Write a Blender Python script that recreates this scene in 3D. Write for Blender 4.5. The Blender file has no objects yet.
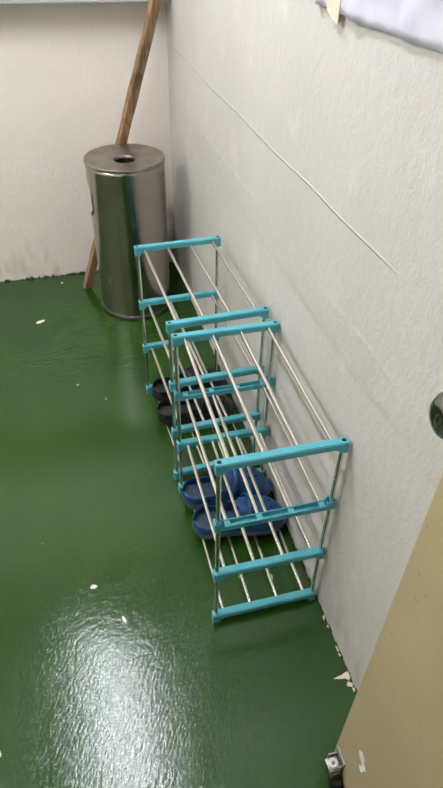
import bpy, bmesh, math, random
from math import sin, cos, pi, radians
from mathutils import Vector, Matrix
random.seed(7)
scene = bpy.context.scene
COL = scene.collection

# ------------------------------------------------------------------ helpers
def srgb(r, g, b):
    def f(c):
        c /= 255.0
        return c/12.92 if c <= .04045 else ((c+.055)/1.055)**2.4
    return (f(r), f(g), f(b), 1)

def mat(name, color=(.8, .8, .8, 1), rough=.5, metal=0, **kw):
    m = bpy.data.materials.new(name); m.use_nodes = True
    b = m.node_tree.nodes['Principled BSDF']
    b.inputs['Base Color'].default_value = color
    b.inputs['Roughness'].default_value = rough
    b.inputs['Metallic'].default_value = metal
    for k, v in kw.items():
        b.inputs[k].default_value = v
    return m

class NT:
    """small node-graph writer"""
    def __init__(s, m):
        s.t = m.node_tree; s.b = s.t.nodes['Principled BSDF']
    def n(s, kind, ins=None, **props):
        nd = s.t.nodes.new(kind)
        for k, v in props.items(): setattr(nd, k, v)
        for k, v in (ins or {}).items():
            if isinstance(v, bpy.types.NodeSocket): s.t.links.new(v, nd.inputs[k])
            else: nd.inputs[k].default_value = v
        return nd
    def math(s, op, a, b=0.0, clamp=False):
        return s.n('ShaderNodeMath', {0: a, 1: b}, operation=op, use_clamp=clamp).outputs[0]
    def ramp(s, v, lo, hi, a=0.0, b=1.0):
        return s.n('ShaderNodeMapRange', {0: v, 1: lo, 2: hi, 3: a, 4: b}, interpolation_type='SMOOTHSTEP').outputs[0]
    def noise(s, vec, scale, detail=3, rough=.5):
        return s.n('ShaderNodeTexNoise', {'Vector': vec, 'Scale': scale, 'Detail': detail, 'Roughness': rough}).outputs['Fac']
    def mapping(s, vec, scale=(1, 1, 1), rot=(0, 0, 0)):
        return s.n('ShaderNodeMapping', {'Vector': vec, 'Scale': scale, 'Rotation': rot}).outputs[0]
    def mix(s, f, a, b):
        nd = s.t.nodes.new('ShaderNodeMix'); nd.data_type = 'RGBA'
        for i, v in ((0, f), (6, a), (7, b)):
            if isinstance(v, bpy.types.NodeSocket): s.t.links.new(v, nd.inputs[i])
            else: nd.inputs[i].default_value = v
        return nd.outputs[2]
    def obj(s): return s.n('ShaderNodeTexCoord').outputs['Object']
    def sep(s, v):
        o = s.n('ShaderNodeSeparateXYZ', {0: v}).outputs
        return o[0], o[1], o[2]
    def out(s, name, v): s.t.links.new(v, s.b.inputs[name])
    def bump(s, h, strength=.3, dist=.01, normal=None):
        ins = {'Height': h, 'Strength': strength, 'Distance': dist}
        if normal is not None: ins['Normal'] = normal
        return s.n('ShaderNodeBump', ins).outputs[0]

def link(name, bm, m, parent=None, smooth=False, loc=None, angle=35):
    me = bpy.data.meshes.new(name)
    bmesh.ops.recalc_face_normals(bm, faces=bm.faces)
    bm.to_mesh(me); bm.free()
    me.materials.append(m)
    if smooth:
        for p in me.polygons: p.use_smooth = True
        me.set_sharp_from_angle(angle=radians(angle))
    o = bpy.data.objects.new(name, me); COL.objects.link(o)
    if parent: o.parent = parent
    if loc: o.location = loc
    return o

def thing(name, label, cat, loc=(0, 0, 0), rotz=0, group=None):
    o = bpy.data.objects.new(name, None); COL.objects.link(o)
    o.empty_display_size = .05
    o.location = loc; o.rotation_euler = (0, 0, rotz)
    return tag(o, label, cat, group)
def tag(o, label, cat, group=None):
    o['label'] = label; o['category'] = cat
    if group: o['group'] = group
    return o
def struct(o, label=None):
    o['kind'] = 'structure'
    if label: o['label'] = label
    return o

def box(bm, x0, x1, y0, y1, z0, z1, bevel=0, seg=2):
    r = bmesh.ops.create_cube(bm, size=1)
    vs = r['verts']
    for v in vs:
        v.co = Vector(((x0+x1)/2+v.co.x*(x1-x0), (y0+y1)/2+v.co.y*(y1-y0), (z0+z1)/2+v.co.z*(z1-z0)))
    if bevel:
        es = list({e for v in vs for e in v.link_edges})
        bmesh.ops.bevel(bm, geom=es, offset=bevel, segments=seg, affect='EDGES', profile=.6)
def cyl(bm, a, b, r, r2=None, seg=16):
    a, b = Vector(a), Vector(b); d = b-a
    M = Matrix.Translation((a+b)/2) @ d.to_track_quat('Z', 'Y').to_matrix().to_4x4()
    bmesh.ops.create_cone(bm, cap_ends=True, segments=seg, radius1=r, radius2=r if r2 is None else r2, depth=d.length, matrix=M)
def lathe(bm, prof, seg=48, M=Matrix()):
    rings = []
    for r, z in prof:
        if r < 1e-6: rings.append([bm.verts.new(M @ Vector((0, 0, z)))])
        else: rings.append([bm.verts.new(M @ Vector((r*cos(2*pi*i/seg), r*sin(2*pi*i/seg), z))) for i in range(seg)])
    for A, B in zip(rings, rings[1:]):
        for i in range(seg):
            j = (i+1) % seg
            if len(A) == 1 and len(B) == 1: continue
            if len(A) == 1: bm.faces.new((A[0], B[i], B[j]))
            elif len(B) == 1: bm.faces.new((A[i], B[0], A[j]))
            else: bm.faces.new((A[i], B[i], B[j], A[j]))
def extrude_poly(bm, pts, y0, y1, bevel=0):
    """polygon in xz extruded along y"""
    a = [bm.verts.new((x, y0, z)) for x, z in pts]; b = [bm.verts.new((x, y1, z)) for x, z in pts]
    bm.faces.new(a); bm.faces.new(b[::-1]); n = len(pts)
    for i in range(n): bm.faces.new((a[i], b[i], b[(i+1) % n], a[(i+1) % n]))
    if bevel:
        es = [e for e in bm.edges if abs(e.verts[0].co.y-e.verts[1].co.y) < 1e-6]
        bmesh.ops.bevel(bm, geom=es, offset=bevel, segments=2, affect='EDGES')

# ------------------------------------------------------------------ measures (metres)
YB = 2.917          # back wall
XL = -3.0           # left wall
YF = -0.42          # wall behind the camera
ZC = 2.60           # ceiling

# ------------------------------------------------------------------ materials
def wall_material(name, base, blotch, right=False):
    m = mat(name, base, .62); g = NT(m); P = g.obj(); x, y, z = g.sep(P)
    big = g.noise(P, 1.7, 3); mid = g.noise(P, 9, 4)
    col = g.mix(g.math('MULTIPLY', g.ramp(big, .4, .7), .6), base, blotch)
    col = g.mix(g.math('MULTIPLY', g.ramp(mid, .55, .75), .25), col, srgb(226, 222, 205))
    fine = g.noise(P, 150, 2, .6); lump = g.noise(P, 38, 3, .6)
    h = g.math('ADD', g.math('MULTIPLY', g.math('ADD', lump, 0), .7), g.math('MULTIPLY', fine, .3))
    if right:
        wob = g.math('MULTIPLY', g.math('SUBTRACT', g.noise(P, 1.5, 2), .5), .03)
        zz = g.math('ADD', z, wob)
        # raised plaster joint at 1.05 m, two faint steps lower down
        d = g.math('ABSOLUTE', g.math('SUBTRACT', zz, 1.052))
        span = g.math('MULTIPLY', g.ramp(y, .80, .98), 1.0)
        ridge = g.math('MULTIPLY', g.ramp(d, .0006, .0035, 1, 0), span)
        h = g.math('ADD', h, g.math('MULTIPLY', ridge, 1.0))
        h = g.math('ADD', h, g.math('MULTIPLY', g.ramp(zz, .775, .800), .45))
        h = g.math('SUBTRACT', h, g.math('MULTIPLY', g.ramp(zz, .865, .885), .4))
        col = g.mix(g.math('MULTIPLY', ridge, .35), col, srgb(240, 238, 228))
        step_shade = g.math('MULTIPLY', g.ramp(zz, .785, .79), g.ramp(zz, .872, .88, 1, 0))
        col = g.mix(g.math('MULTIPLY', step_shade, .22), col, srgb(188, 186, 172))  # shading between the two steps mixed into the wall colour
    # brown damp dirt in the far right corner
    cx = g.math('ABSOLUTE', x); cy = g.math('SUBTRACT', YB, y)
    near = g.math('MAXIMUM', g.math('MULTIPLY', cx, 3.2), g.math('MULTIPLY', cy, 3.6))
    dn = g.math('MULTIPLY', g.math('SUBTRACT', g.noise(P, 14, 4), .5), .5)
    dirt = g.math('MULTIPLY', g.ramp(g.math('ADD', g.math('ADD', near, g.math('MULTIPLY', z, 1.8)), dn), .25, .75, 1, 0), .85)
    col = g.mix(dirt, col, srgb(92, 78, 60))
    # patchy browner tone towards the bottom of the wall, then the ragged line of floor paint at the foot
    low_tone = g.math('MULTIPLY', g.ramp(z, .02, .28, 1, 0), g.ramp(g.noise(g.mapping(P, (1, 1, .35)), 16, 4), .45, .75))
    col = g.mix(g.math('MULTIPLY', low_tone, .45), col, srgb(140, 132, 112))
    edge = g.math('SUBTRACT', z, g.math('MULTIPLY', g.ramp(g.noise(P, 42, 3, .7), .42, .62), .011))
    col = g.mix(g.ramp(edge, .0005, .0015, 1, 0), col, srgb(22, 34, 24))
    g.out('Base Color', col)
    g.out('Normal', g.bump(h, .7, .0055))
    return m
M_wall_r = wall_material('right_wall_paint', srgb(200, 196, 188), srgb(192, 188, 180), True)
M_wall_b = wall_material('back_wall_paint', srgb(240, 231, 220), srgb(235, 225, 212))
M_ceil = mat('ceiling_paint', srgb(225, 224, 216), .8)

def floor_material():
    m = mat('green_floor_paint', srgb(52, 92, 50), .3); g = NT(m); P = g.obj(); x, y, z = g.sep(P)
    col = g.mix(g.ramp(g.noise(P, 2.2, 4), .35, .7), srgb(32, 65, 14), srgb(39, 71, 19))
    sp = g.n('ShaderNodeTexVoronoi', {'Vector': P, 'Scale': 26}).outputs
    spn = g.ramp(sp['Distance'], .03, .055, 1, 0)
    pick = g.ramp(g.noise(P, 9, 1), .60, .66)
    col = g.mix(g.math('MULTIPLY', g.math('MULTIPLY', spn, pick), .55), col, srgb(175, 185, 165))
    scr = g.ramp(g.noise(g.mapping(P, (9, 60, 1), (0, 0, .6)), 3, 2), .70, .76)
    scr = g.math('MULTIPLY', scr, g.ramp(g.noise(P, 3.1, 2), .56, .66))
    col = g.mix(g.math('MULTIPLY', scr, .25), col, srgb(140, 160, 130))
    g.out('Base Color', col)
    # brushed, trowelled gloss paint
    V = g.mapping(P, (1, 1, 1), (0, 0, .5))
    b1 = g.noise(g.mapping(V, (1, .4, 1)), 130, 3, .6)
    b2 = g.noise(P, 9, 3, .5)
    b3 = g.noise(g.mapping(P, (.5, 1, 1), (0, 0, -.7)), 55, 2, .5)
    h = g.math('ADD', g.math('MULTIPLY', b1, .6), g.math('ADD', g.math('MULTIPLY', b2, .3), g.math('MULTIPLY', b3, .5)))
    g.out('Normal', g.bump(h, .27, .004))
    g.out('Roughness', g.ramp(g.noise(P, 14, 4), .3, .75, .11, .17))
    return m
M_floor = floor_material()
M_steel = mat('brushed_steel_tube', srgb(228, 224, 218), .15, 1)
def teal_material():
    m = mat('teal_plastic', srgb(72, 172, 188), .38); g = NT(m); P = g.obj()
    g.out('Base Color', g.mix(g.ramp(g.noise(P, 30, 3), .35, .8), srgb(82, 168, 180), srgb(94, 178, 188)))
    return m
M_teal = teal_material()
M_black = mat('hole_shade', srgb(8, 8, 8), .7)  # flat black standing in for the shade inside holes
def bin_material(name, base, rough, noisy):
    m = mat(name, base, rough, 1); g = NT(m); P = g.obj()
    n = g.noise(P, 16, 5, .65)
    g.out('Base Color', g.mix(g.ramp(n, .35, .7), base, tuple(c*noisy for c in base[:3])+(1,)))
    g.out('Roughness', g.ramp(g.noise(P, 11, 4), .3, .8, rough, rough+.09))
    dent = g.noise(g.mapping(P, (1, 1, .45)), 5, 1)
    g.out('Normal', g.bump(dent, .22, .02))
    return m
M_bin = bin_material('stainless_bin_body', srgb(168, 162, 154), .14, .93)
M_lid = bin_material('stainless_bin_lid', srgb(168, 160, 152), .36, .7)
M_base = mat('black_rubber', srgb(22, 22, 22), .45)
def wood_material():
    m = mat('weathered_wood', srgb(150, 112, 72), .65); g = NT(m); P = g.obj()
    gr = g.noise(g.mapping(P, (40, 40, 2.2)), 1.6, 5, .7)
    c = g.mix(g.ramp(gr, .3, .7), srgb(100, 76, 52), srgb(158, 126, 90))
    c = g.mix(g.ramp(g.noise(P, 7, 3), .56, .72), c, srgb(84, 62, 42))
    g.out('Base Color', c); g.out('Normal', g.bump(gr, .5, .003))
    return m
M_wood = wood_material()
def door_material():
    m = mat('tan_door_paint', srgb(168, 148, 104), .5); g = NT(m); P = g.obj()
    c = g.mix(g.ramp(g.noise(P, 3.5, 4), .35, .7), srgb(172, 156, 120), srgb(182, 166, 128))
    c = g.mix(g.math('MULTIPLY', g.ramp(g.noise(P, 60, 2), .68, .74), .4), c, srgb(118, 100, 70))
    g.out('Base Color', c); g.out('Normal', g.bump(g.noise(P, 60, 3), .12, .003))
    return m
M_door = door_material()
M_chrome = mat('chrome', srgb(140, 138, 136), .14, 1)
M_zinc = mat('dull_zinc', srgb(150, 146, 138), .35, 1)
M_white = mat('white_paint', srgb(232, 230, 222), .6)
M_cream = mat('cream_plaster_chip', srgb(236, 222, 196), .8)
def cloth(name, a, b, rough, scale=40, bump=.4, **kw):
    m = mat(name, a, rough, **kw); g = NT(m); P = g.obj()
    n = g.noise(P, scale, 4, .6)
    g.out('Base Color', g.mix(g.ramp(n, .3, .7), a, b)); g.out('Normal', g.bump(n, bump, .003))
    return m
M_blue = cloth('blue_clog_foam', srgb(22, 60, 104), srgb(34, 82, 128), .5)
M_blue_in = cloth('navy_footbed', srgb(36, 54, 74), srgb(50, 70, 90), .7)
M_blue_sole = cloth('grey_sole', srgb(78, 92, 104), srgb(56, 72, 90), .6)
M_blk = cloth('black_clog_foam', srgb(17, 17, 19), srgb(26, 26, 28), .42)
M_blk_in = cloth('black_footbed', srgb(24, 24, 26), srgb(32, 32, 34), .6)
M_blk_sole = cloth('black_sole', srgb(15, 15, 16), srgb(22, 22, 23), .55)
M_sheet = cloth('pale_lavender_sheet', srgb(202, 202, 214), srgb(210, 209, 219), .35, 14, .5)
M_tape = mat('masking_tape', srgb(214, 204, 178), .5)
M_ledge = mat('ledge_paint', srgb(178, 177, 174), .5)

# ------------------------------------------------------------------ the room
bm = bmesh.new(); box(bm, XL-.1, .1, YF-.1, YB+.1, -.1, 0); struct(link('floor', bm, M_floor), 'glossy green painted floor with scuffs')
bm = bmesh.new(); box(bm, 0, .1, YF-.1, YB+.1, 0, ZC); struct(link('wall_right', bm, M_wall_r), 'off-white plastered right wall')
bm = bmesh.new(); box(bm, XL-.1, 0, YB, YB+.1, 0, ZC); struct(link('wall_back', bm, M_wall_b), 'cream plastered back wall')
bm = bmesh.new(); box(bm, XL-.1, XL, YF-.1, YB, 0, ZC); struct(link('wall_left', bm, M_wall_b))
bm = bmesh.new()
box(bm, XL, -1.35, YF-.1, YF, 0, ZC); box(bm, -1.35, -.12, YF-.1, YF, 2.05, ZC); box(bm, -.12, 0, YF-.1, YF, 0, ZC)
struct(link('wall_front', bm, M_wall_b))
bm = bmesh.new(); box(bm, XL-.1, .1, YF-.1, YB+.1, ZC, ZC+.1); struct(link('ceiling', bm, M_ceil))

# ledge running along the back wall, only its lower edge shows
bm = bmesh.new()
box(bm, -1.9, 0, YB-.12, YB, 1.2085, 1.25, .003)
box(bm, -1.9, 0, YB-.02, YB, 1.25, 1.30, .003)
struct(link('trim_1', bm, M_ledge), 'pale grey ledge along the back wall, only its lower edge in view')

# the door leaf standing open in front of the right wall
DX, DY = -.12, .4625
bm = bmesh.new(); box(bm, 0, .036, -.84, 0, .008, 2.04, .002)
door = link('door_1', bm, M_door, loc=(DX, DY, 0)); struct(door, 'open tan painted door leaf at the right')
K = Matrix.Translation((0, -.055, 1.15)) @ Matrix.Rotation(-pi/2, 4, 'Y')      # lathe axis along -x
bm = bmesh.new(); lathe(bm, [(0, 0), (.031, 0), (.031, .003), (.027, .006), (.012, .009), (0, .009)], 40, K)
rose = link('knob_rose', bm, M_chrome, door, True)
bm = bmesh.new()
lathe(bm, [(0, .007), (.010, .007), (.010, .030), (.013, .037), (.021, .045), (.0265, .055), (.0275, .064), (.0255, .074), (.0195, .0815), (.011, .0845), (.0075, .0845), (.0065, .082), (0, .082)], 48, K)
knob = link('door_knob', bm, M_chrome, door, True, angle=50); knob['label'] = 'round chrome knob with a keyhole'
bm = bmesh.new(); lathe(bm, [(0, .0822), (.006, .0822), (.006, .084), (0, .084)], 24, K)
link('lock_barrel', bm, M_zinc, knob, True)
bm = bmesh.new(); box(bm, -.0847, -.0835, -.0558, -.0542, 1.1455, 1.1545)
link('keyhole', bm, M_black, knob)  # black sliver drawn for the shaded slot
# kick-down holder at the foot of the door
bm = bmesh.new(); box(bm, -.003, 0, -.046, -.006, .028, .094, .001)
box(bm, -.022, -.003, -.043, -.038, .034, .070, .001); box(bm, -.022, -.003, -.014, -.009, .034, .070, .001)
holder = link('door_holder', bm, M_zinc, door); holder['label'] = 'small metal kick-down holder with a black rubber foot'
bm = bmesh.new(); cyl(bm, (-.017, -.046, .052), (-.017, -.006, .052), .003, seg=12)
box(bm, -.033, -.006, -.046, -.016, .056, .066, .002); box(bm, -.026, -.008, -.050, -.030, .028, .058, .003)
link('holder_arm', bm, M_zinc, holder, True)
bm = bmesh.new(); lathe(bm, [(0, 0), (.014, 0), (.0165, .004), (.0155, .020), (.012, .028), (0, .028)], 24, Matrix.Translation((-.015, -.052, .002)))
link('rubber_foot', bm, M_base, holder, True)
bm = bmesh.new()
for zz, r in ((.0655, .0105),): lathe(bm, [(.0045, 0), (.0045, .004), (r-.001, .004), (r, .003), (r, 0), (.0045, 0)], 28, Matrix.Translation((-.019, -.029, zz)))
link('washer', bm, mat('white_nylon', srgb(225, 225, 222), .4), holder, True)
bm = bmesh.new(); lathe(bm, [(0, 0), (.0044, 0), (.0044, .005), (.003, .0065), (0, .0065)], 16, Matrix.Translation((-.019, -.029, .0652)))
link('screw', bm, M_zinc, holder, True)
# white smear on the door
def blob(bm, cx, cy, pts, th, plane):
    vs = []; n = len(pts)
    for s in (0, 1):
        ring = []
        for (u, v) in pts:
            k = 1-.25*s
            u2, v2, w = cx+u*k, cy+v*k, th*s
            ring.append(bm.verts.new(plane(u2, v2, w)))
        vs.append(ring)
    for i in range(n): bm.faces.new((vs[0][i], vs[0][(i+1) % n], vs[1][(i+1) % n], vs[1][i]))
    bm.faces.new(vs[1]); bm.faces.new(vs[0][::-1])
def ragged(rx, ry, n=14, amp=.35, rot=0):
    out = []
    for i in range(n):
        a = 2*pi*i/n; k = 1-amp*random.random()
        x, y = rx*cos(a)*k, ry*sin(a)*k
        out.append((x*cos(rot)-y*sin(rot), x*sin(rot)+y*cos(rot)))
    return out
bm = bmesh.new()
dp = lambda u, v, w: (-.0002-w, u, v)
blob(bm, -.074, .226, ragged(.013, .016), .0012, dp); blob(bm, -.088, .212, ragged(.011, .012), .0011, dp); blob(bm, -.084, .19, ragged(.008, .013), .0008, dp)
sm = link('paint_smear', bm, M_white, door); sm['label'] = 'white paint smear low on the door'

# ------------------------------------------------------------------ shoe racks
W = .28; L = .4723; ZT = [.6391, .4291, .2374, .0369]; FR = [.08, .36, .64, .92]
def bar_mesh(top, flip=False, holes=False):
    """end connector in its own frame: x from 0 (left post) to W (right post), centred on y"""
    bm = bmesh.new(); e = .0095; t = .0150; d = .0365 if top < .1 else .0315
    pts = [(-e, top), (W+e, top), (W+e, top-d), (W-e+.001, top-d), (W-e-.001, top-t-.006), (W-e-.012, top-t), (e+.012, top-t), (e+.001, top-t-.006), (e-.001, top-d), (-e, top-d)]
    if not flip:
        extrude_poly(bm, pts, -.0108, .0108, .0022)
    else:
        b = top-t
        up = top+.012
        for s in (-1, 1):
            y0, y1 = (-.0105, -.0080) if s < 0 else (.0080, .0105)
            q = [(-e, b), (W+e, b), (W+e, up), (W-e+.001, up), (W-e-.003, top), (e+.003, top), (e-.001, up), (-e, up)]
            extrude_poly(bm, q, y0, y1, .0006)
        box(bm, -e, W+e, -.009, .009, b, b+.0035)
        for x in (-e, W+e-.003): box(bm, x, x+.003, -.009, .009, b, up)
        for x in (e-.002, W-e-.001): box(bm, x, x+.003, -.009, .009, b, top)
        for f in FR: box(bm, W*f-.0075, W*f+.0075, -.0085, .0085, b+.001, top-.001, .002)
    return bm
def make_rack(loc, rotz, label, flip2):
    r = thing('shoe_rack', label, 'shoe rack', loc, rotz, None)
    # origin: floor point of the near left post
    for x in (0, W):
        for y in (0, L):
            bm = bmesh.new()
            cyl(bm, (x, y, .004), (x, y, ZT[0]-.0005), .0058, seg=20)
            link('post', bm, M_steel, r, True)
    for k, z in enumerate(ZT):
        for y in (0, L):
            flip = (k == 1 and flip2)
            c = link('crossbar', bar_mesh(z, flip), M_teal, r, True, loc=(0, y, 0), angle=30)
            if k == 0:
                for x in (0, W):
                    bm = bmesh.new(); lathe(bm, [(0, .0003), (.0046, .0003), (.0052, 0), (.0052, -.001), (0, -.001)], 20, Matrix.Translation((x, 0, z)))
                    link('hole_disc', bm, M_black, c)  # proud black disc in place of the dark open post end
            if flip: c['label'] = 'teal crossbar turned over, its hollow side up'
        for f in FR:
            bm = bmesh.new(); cyl(bm, (W*f, .002, z-.0095), (W*f, L-.002, z-.0095), .0049, seg=20)
            link('shelf_tube', bm, M_steel, r, True)
    return r
def place(xr, yn, th):
    # fitted near right post -> near left post, rotation th
    return (xr-W*cos(th), yn-W*sin(th), 0), th
l, t = place(-.0181, .8596, -.0045)
make_rack(l, t, 'nearer teal and steel four-tier shoe rack holding blue clogs', True)
l, t = place(-.020, 1.4073, .040)
make_rack(l, t, 'farther teal and steel four-tier shoe rack beside the bin, holding black clogs', False)

# ------------------------------------------------------------------ clogs
def clog(loc, rot, label, group, ms, length=.297, width=.114, right=1):
    """heel at local origin, toe towards +x; sits on z=0"""
    r = thing('clog', label, 'shoe', loc, rot, group)
    mu, mi, mo = ms
    def half(t):      # half width of the sole outline
        heel = math.sqrt(max(0, 1-((.14-t)/.14)**2)) if t < .14 else 1
        toe = math.sqrt(max(0, 1-((t-.76)/.24)**2)) if t > .76 else 1
        waist = .80+.20*math.exp(-((t-.72)/.20)**2)-.05*math.exp(-((t-.42)/.13)**2)+.02*math.exp(-((t-.12)/.1)**2)
        return width/2*waist*min(heel, toe)
    def mid(t): return .006*right*sin(pi*t)*(t)
    N = 36
    T = [.5-.5*cos(pi*i/N) for i in range(N+1)]; T[0] = .0008; T[-1] = .9992
    # sole: stacked outlines
    bm = bmesh.new(); prof = [(0, .93), (.004, .99), (.012, 1.0), (.019, 1.03), (.022, 1.0)]
    rings = []
    for z, k in prof:
        ring = []
        for t in T: ring.append(bm.verts.new((t*length*1.0+(k-1)*(t-.5)*.12, mid(t)+half(t)*k, z+.010*max(0, t-.8)*5*.3)))
        for t in T[::-1]: ring.append(bm.verts.new((t*length+(k-1)*(t-.5)*.12, mid(t)-half(t)*k, z+.010*max(0, t-.8)*5*.3)))
        rings.append(ring)
    for A, B in zip(rings, rings[1:]):
        n = len(A)
        for i in range(n): bm.faces.new((A[i], A[(i+1) % n], B[(i+1) % n], B[i]))
    bm.faces.new(rings[0][::-1]); bm.faces.new(rings[-1])
    link('sole', bm, mo, r, True, angle=50)
    # footbed, slightly sunk inside the heel rim
    bm = bmesh.new(); ring = []
    for s in (1, -1):
        for t in (T if s > 0 else T[::-1]):
            tt = .02+t*.80
            ring.append(bm.verts.new((tt*length, mid(tt)+s*half(tt)*.86, .0245+.004*cos(tt*9))))
    bm.faces.new(ring)
    link('footbed', bm, mi, r)
    # upper: arched shell over the toe, low rim round the heel
    bm = bmesh.new(); NP = 20; grid = []
    for t in T:
        hw = half(t)*1.0
        # arch height
        top = .088*(1-math.exp(-((1-t)/.16)**1.3)) if t > .4 else .088
        top = max(top, .012)
        row = []
        for j in range(NP+1):
            a = pi*j/NP
            cx = cos(a); sx = sin(a)
            yy = math.copysign(abs(cx)**.75, cx)*hw
            zz = (abs(sx)**.8)*top
            row.append((t*length, mid(t)+yy, .02+zz))
        grid.append(row)
    rimh = .034
    keep = {}
    def V(i, j):
        if (i, j) not in keep: keep[(i, j)] = bm.verts.new(grid[i][j])
        return keep[(i, j)]
    for i in range(N):
        tm = (T[i]+T[i+1])/2
        for j in range(NP):
            am = pi*(j+.5)/NP
            zz = (grid[i][j][2]+grid[i+1][j+1][2])/2-.02
            lip = .50+.07*cos(2*am)            # edge of the arched vamp, scooped in the middle
            if tm > lip or zz < rimh+.05*max(0, (tm-.28))*1.6:
                bm.faces.new((V(i, j), V(i+1, j), V(i+1, j+1), V(i, j+1)))
    o = link('upper', bm, mu, r, True, angle=60)
    md = o.modifiers.new('thick', 'SOLIDIFY'); md.thickness = .0045; md.offset = -1
    sb = o.modifiers.new('sub', 'SUBSURF'); sb.levels = 1; sb.render_levels = 1
    # strap folded forward over the vamp
    bm = bmesh.new(); A = []
    for j in range(NP+1):
        a = pi*(.04+.92*j/NP); cx, sx = cos(a), sin(a)
        t0 = .50+.05*sx
        hw = half(t0)*1.05
        yy = math.copysign(abs(cx)**.75, cx)*hw; zz = .022+(abs(sx)**.8)*.093
        A.append([bm.verts.new((t0*length+dx, mid(t0)+yy, zz)) for dx in (0, .019)])
    for p, q in zip(A, A[1:]): bm.faces.new((p[0], p[1], q[1], q[0]))
    s = link('strap', bm, mu, r, True)
    md = s.modifiers.new('thick', 'SOLIDIFY'); md.thickness = .004; md.offset = 1
    # vent holes on the toe, black plugs painted for their inner shade
    for (t, v) in ((.72, -.45), (.72, 0), (.72, .45), (.80, -.25), (.80, .25), (.64, -.25), (.64, .25)):
        top = .088*(1-math.exp(-((1-t)/.16)**1.3)); hw = half(t)
        cx = math.copysign(abs(v)**(1/.75), v); sx = math.sqrt(1-cx*cx)
        zz = .02+abs(sx)**.8*top
        nrm = Vector((.25 if t > .75 else .05, v*.9, 1)).normalized()
        c = Vector((t*length, mid(t)+v*hw, zz))
        bm = bmesh.new(); cyl(bm, c-nrm*.003, c+nrm*.0008, .0042, seg=12)
        link('vent_plug', bm, M_black, r)
    return r
zr = ZT[3]-.0095+.0049+.0002      # top of the bottom tier tubes
BL = (M_blue, M_blue_in, M_blue_sole); BK = (M_blk, M_blk_in, M_blk_sole)
clog((-.306, 1.270, zr), radians(-4), 'blue clog on the nearer rack, the one of its pair closer to the bin', 'blue clogs', BL, right=1)
clog((-.297, 1.150, zr), radians(-5), 'blue clog on the nearer rack, the one of its pair closer to the door', 'blue clogs', BL, right=-1)
clog((-.312, 1.805, zr), radians(-2), 'black clog on the farther rack, the one of its pair closer to the bin', 'black clogs', BK, right=1)
clog((-.316, 1.672, zr), radians(-3), 'black clog on the farther rack, the one of its pair closer to the blue clogs', 'black clogs', BK, right=-1)

# ------------------------------------------------------------------ steel bin
BX, BY, BR, BH = -.262, 2.568, .165, .70
b = thing('litter_bin', 'tall stainless steel cylinder bin with a round hole in its lid, in the corner', 'bin', (BX, BY, 0))
bm = bmesh.new(); NS, NZ = 96, 60; prof = [(BR, .010+(BH-.024)*i/NZ) for i in range(NZ+1)]
g = [[bm.verts.new((BR*cos(2*pi*i/NS), BR*sin(2*pi*i/NS), z)) for i in range(NS)] for _, z in prof]
a_open = radians(165); half_a = radians(38); zc, zh = .535, .075
for k in range(NZ):
    for i in range(NS):
        a = 2*pi*(i+.5)/NS; z = (prof[k][1]+prof[k+1][1])/2
        da = (a-a_open+pi) % (2*pi)-pi
        if (abs(da)/half_a)**3+(abs(z-zc)/zh)**3 < 1: continue
        bm.faces.new((g[k][i], g[k][(i+1) % NS], g[k+1][(i+1) % NS], g[k+1][i]))
bmesh.ops.delete(bm, geom=[v for v in bm.verts if not v.link_faces], context='VERTS')
o = link('bin_body', bm, M_bin, b, True); md = o.modifiers.new('thick', 'SOLIDIFY'); md.thickness = .0015; md.offset = -1
bm = bmesh.new()
lathe(bm, [(.0, .022), (BR-.008, .022), (BR-.008, BH-.045), (BR-.010, BH-.045), (BR-.010, .026), (0, .026)], 64)
link('inner_bucket', bm, mat('dark_bucket', srgb(20, 20, 20), .6), b, True)
bm = bmesh.new()
hr = .043
lathe(bm, [(hr, BH-.022), (hr, BH-.016), (hr+.003, BH-.0115), (hr+.010, BH-.010), (BR*.6, BH-.008), (BR-.014, BH-.004), (BR-.007, BH), (BR+.001, BH), (BR+.0025, BH-.003), (BR+.0025, BH-.011), (BR+.0015, BH-.014), (BR-.0005, BH-.014), (BR-.0005, BH-.008), (BR-.014, BH-.009), (hr+.002, BH-.018), (hr+.002, BH-.022), (hr, BH-.022)], 96)
link('bin_lid', bm, M_lid, b, True, angle=40)['label'] = 'dull steel lid with a round hole'
bm = bmesh.new(); lathe(bm, [(0, BH-.090), (hr+.004, BH-.090), (hr+.004, BH-.021), (hr+.006, BH-.021), (hr+.006, BH-.092), (0, BH-.092)], 32)
link('ash_pan', bm, M_black, b, True)  # coloured black to put deep shade inside the lid opening
bm = bmesh.new(); lathe(bm, [(0, 0), (BR+.002, 0), (BR+.004, .002), (BR+.004, .008), (BR+.002, .010), (0, .010)], 96)
link('bin_base', bm, M_base, b, True)['label'] = 'dark base rim'
bm = bmesh.new(); lathe(bm, [(BR, .0102), (BR+.003, .011), (BR+.0035, .015), (BR+.002, .019), (BR, .020)], 96)
link('base_band', bm, M_chrome, b, True)

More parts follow.
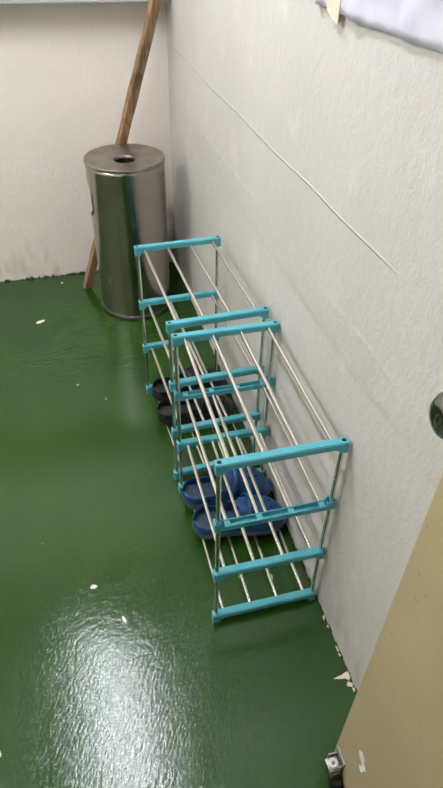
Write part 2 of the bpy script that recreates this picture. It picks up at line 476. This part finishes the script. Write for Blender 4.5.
# ------------------------------------------------------------------ plank leaning in the corner
A = Vector((-.489, 2.765, .0)); Bv = Vector((-.070, 2.755, 1.218))
d = (Bv-A).normalized(); LEN = 1.36
side = Vector((.42, -1, 0)); side = (side-d*side.dot(d)).normalized(); wid = d.cross(side).normalized()
bm = bmesh.new(); rings = []
for i in range(28):
    s = i/27; c = A+d*(LEN*s)+wid*.0; wv = .020*(1+.03*sin(s*19)+.03*sin(s*47+1)); th = .015
    if i == 0: wv *= .9
    off = wid*(.0015*sin(s*9))
    ring = []
    for u, v in ((-1, -1), (1, -1), (1, 1), (-1, 1)):
        jit = .0012*random.uniform(-1, 1)
        ring.append(bm.verts.new(c+off+wid*(u*(wv+jit))+side*(v*th)))
    rings.append(ring)
for P, Q in zip(rings, rings[1:]):
    for k in range(4): bm.faces.new((P[k], P[(k+1) % 4], Q[(k+1) % 4], Q[k]))
bm.faces.new(rings[0]); bm.faces.new(rings[-1])
zmin = min(v.co.z for v in bm.verts)
for v in bm.verts:
    v.co -= A
    if v.co.z < .03 and v in rings[0]: v.co.z = .0005
bmesh.ops.rotate(bm, cent=(0, 0, 0), matrix=Matrix.Rotation(0, 3, 'Z'), verts=bm.verts)
pl = link('wooden_plank', bm, M_wood, loc=A)
md = pl.modifiers.new('bev', 'BEVEL'); md.width = .002; md.segments = 2
tag(pl, 'long weathered brown plank leaning in the corner behind the steel bin', 'plank')

# ------------------------------------------------------------------ pale sheet taped on the right wall
low = [(1.297, 1.381), (1.175, 1.381), (1.077, 1.376), (.983, 1.379), (.925, 1.377), (.852, 1.380), (.70, 1.378), (.55, 1.383)]
def lowz(y):
    for (a, za), (c, zc_) in zip(low, low[1:]):
        if a >= y >= c: return za+(zc_-za)*(a-y)/(a-c)
    return low[-1][1]
bm = bmesh.new(); NY, NZ2 = 60, 44; rows = []
for i in range(NY+1):
    y = 1.297-(1.297-.55)*i/NY; r_ = []
    for j in range(NZ2+1):
        f = j/NZ2; z = lowz(y)+(1.93-lowz(y))*f
        hang = .004*max(0, sin((1.25-y)*15))*math.exp(-f*9)
        wr = .0035*(sin(y*37+z*21+2*sin(z*9))+.6*sin(y*71-z*33))
        x = -.0065-hang-.9*abs(wr)-.5*wr
        if i == 0 or i == NY or j == NZ2: x = -.0001
        r_.append(bm.verts.new((x, y, z)))
    rows.append(r_)
for i in range(NY):
    for j in range(NZ2): bm.faces.new((rows[i][j], rows[i+1][j], rows[i+1][j+1], rows[i][j+1]))
sh = link('poster_sheet', bm, M_sheet, smooth=True, angle=80)
md = sh.modifiers.new('thick', 'SOLIDIFY'); md.thickness = .0006
tag(sh, 'crinkled pale lavender sheet fixed to the right wall at the top', 'sheet')
bm = bmesh.new()
tp = [(-0.0105, 1.2370, 1.3973), (-0.0105, 1.1770, 1.4040), (-0.0110, 1.1723, 1.3828), (-0.0150, 1.1692, 1.3640), (-0.0135, 1.2023, 1.3714), (-0.0110, 1.2298, 1.3800)]
fr = [bm.verts.new(p) for p in tp]; bm.faces.new(fr)
ts = link('tape_strip', bm, M_tape, sh); ts['label'] = 'beige tape end hanging from the corner'
md = ts.modifiers.new('thick', 'SOLIDIFY'); md.thickness = .0005

# ------------------------------------------------------------------ chips of paint on the floor
fp = lambda u, v, w: (u, v, w)
def flake(x, y, rx, ry, rot, label, m=M_white, th=.002, group=None, amp=.4):
    tri = [(-rx*1.5, ry*.1), (-rx*.6, -ry*.35), (rx*.1, -ry*.5), (rx*.6, -ry*1.2), (rx, -ry*.2), (rx, ry), (rx*.3, ry*.8), (-rx*.2, ry*.45), (-rx*.7, ry*.4)]
    bm = bmesh.new(); blob(bm, 0, 0, tri if 'pointed' in label else ragged(rx, ry, 11, amp, rot), th, fp)
    o = link('paint_chip', bm, m, loc=(x, y, .0003)); tag(o, label, 'paint chip', group); return o
flake(-.729, 2.494, .030, .011, .5, 'long white paint chip on the green floor left of the bin')
flake(-.610, 2.837, .010, .008, 0, 'small white paint chip near the back wall left of the plank')
flake(-.616, 1.045, .012, .009, 0, 'round white paint chip on the open green floor left of the near rack')
flake(-.543, .922, .006, .016, .3, 'narrow white chip on the floor, just above the bright reflection')
flake(-.875, .662, .012, .012, 0, 'white paint chip at the left edge of the floor')
flake(-.109, .955, .011, .016, .4, 'pale chip on the floor under the nearer shoe rack, near its front end', mat('pale_chip', srgb(170, 180, 165), .6))
flake(-.195, .975, .008, .006, .4, 'tiny pale chip under the nearer shoe rack, left of the larger chip', mat('dull_chip', srgb(120, 140, 115), .6))
flake(-.592, 1.986, .008, .006, .2, 'tiny pale chip left of the far rack, the one farther from it', mat('dusty_chip', srgb(150, 165, 140), .6))
flake(-.491, 1.871, .006, .006, .2, 'tiny pale chip left of the far rack, the one closer to it', mat('dusty_chip', srgb(150, 165, 140), .6))
edge = [(.792, .008, .020), (.765, .006, .012), (.700, .006, .026), (.683, .006, .014), (.628, .038, .022), (.606, .020, .020), (.592, .008, .014)]
names = ['cream plaster chip at the foot of the right wall, closest to the near rack', 'cream plaster chip at the foot of the right wall, second from the near rack',
         'cream plaster chip at the foot of the right wall, third from the near rack', 'cream plaster chip at the foot of the right wall, fourth from the near rack',
         'largest pointed cream plaster chip at the foot of the right wall', 'cream plaster chip just below the largest one by the right wall', 'cream plaster chip at the right wall closest to the door']
for (y, rx, ry), nm in zip(edge, names):
    flake(-.001-rx*.42, y, rx*.5, ry*.5, random.uniform(-.3, .3), nm, M_cream, .002, 'plaster chips along the right wall', .45)

# ------------------------------------------------------------------ ceiling lamp and an added fill lamp (above the frame)
def fixture(x, y, label, power):
    f = thing('ceiling_lamp', label, 'lamp', (x, y, 2.5))
    bm = bmesh.new(); box(bm, -.085, .085, -.62, .62, .03, .0995, .006); link('lamp_housing', bm, M_white, f)
    for s in (-.045, .045):
        bm = bmesh.new(); cyl(bm, (s, -.58, .012), (s, .58, .012), .013, seg=16)
        em = mat('tube_light', (1, 1, 1, 1), .4)
        nb = em.node_tree.nodes['Principled BSDF']
        nb.inputs['Emission Color'].default_value = (.96, 1, 1.10, 1); nb.inputs['Emission Strength'].default_value = power
        link('lamp_tube', bm, em, f, True)
    return f
fixture(-.70, 1.64, 'twin-tube ceiling lamp above the shoe racks', 96)
fixture(-2.2, 1.3, 'unseen twin-tube fill lamp added over the left side of the room', 140)  # added as room fill, brightens the back wall and door

w = bpy.data.worlds.new('World'); scene.world = w; w.use_nodes = True
w.node_tree.nodes['Background'].inputs[0].default_value = (.75, .85, 1, 1)
w.node_tree.nodes['Background'].inputs[1].default_value = .06

# ------------------------------------------------------------------ camera
cam = bpy.data.cameras.new('Camera'); co = bpy.data.objects.new('Camera', cam); COL.objects.link(co)
yaw, pitch, roll, fpx = .2722, .7061, .0223, 585.77
f = Vector((sin(yaw)*cos(pitch), cos(yaw)*cos(pitch), -sin(pitch))); r = Vector((cos(yaw), -sin(yaw), 0)); u = r.cross(f)
r2 = cos(roll)*r+sin(roll)*u; u2 = -sin(roll)*r+cos(roll)*u
Mx = Matrix((r2, u2, -f)).transposed().to_4x4(); Mx.translation = (-.5204, .0589, 1.5351)
co.matrix_world = Mx
cam.sensor_fit = 'VERTICAL'; cam.sensor_height = 36; cam.lens = fpx/788*36; cam.clip_start = .01
scene.camera = co
vs = scene.view_settings; vs.view_transform = 'Standard'; vs.look = 'None'; vs.gamma = 1; vs.exposure = 0; vs.use_curve_mapping = False
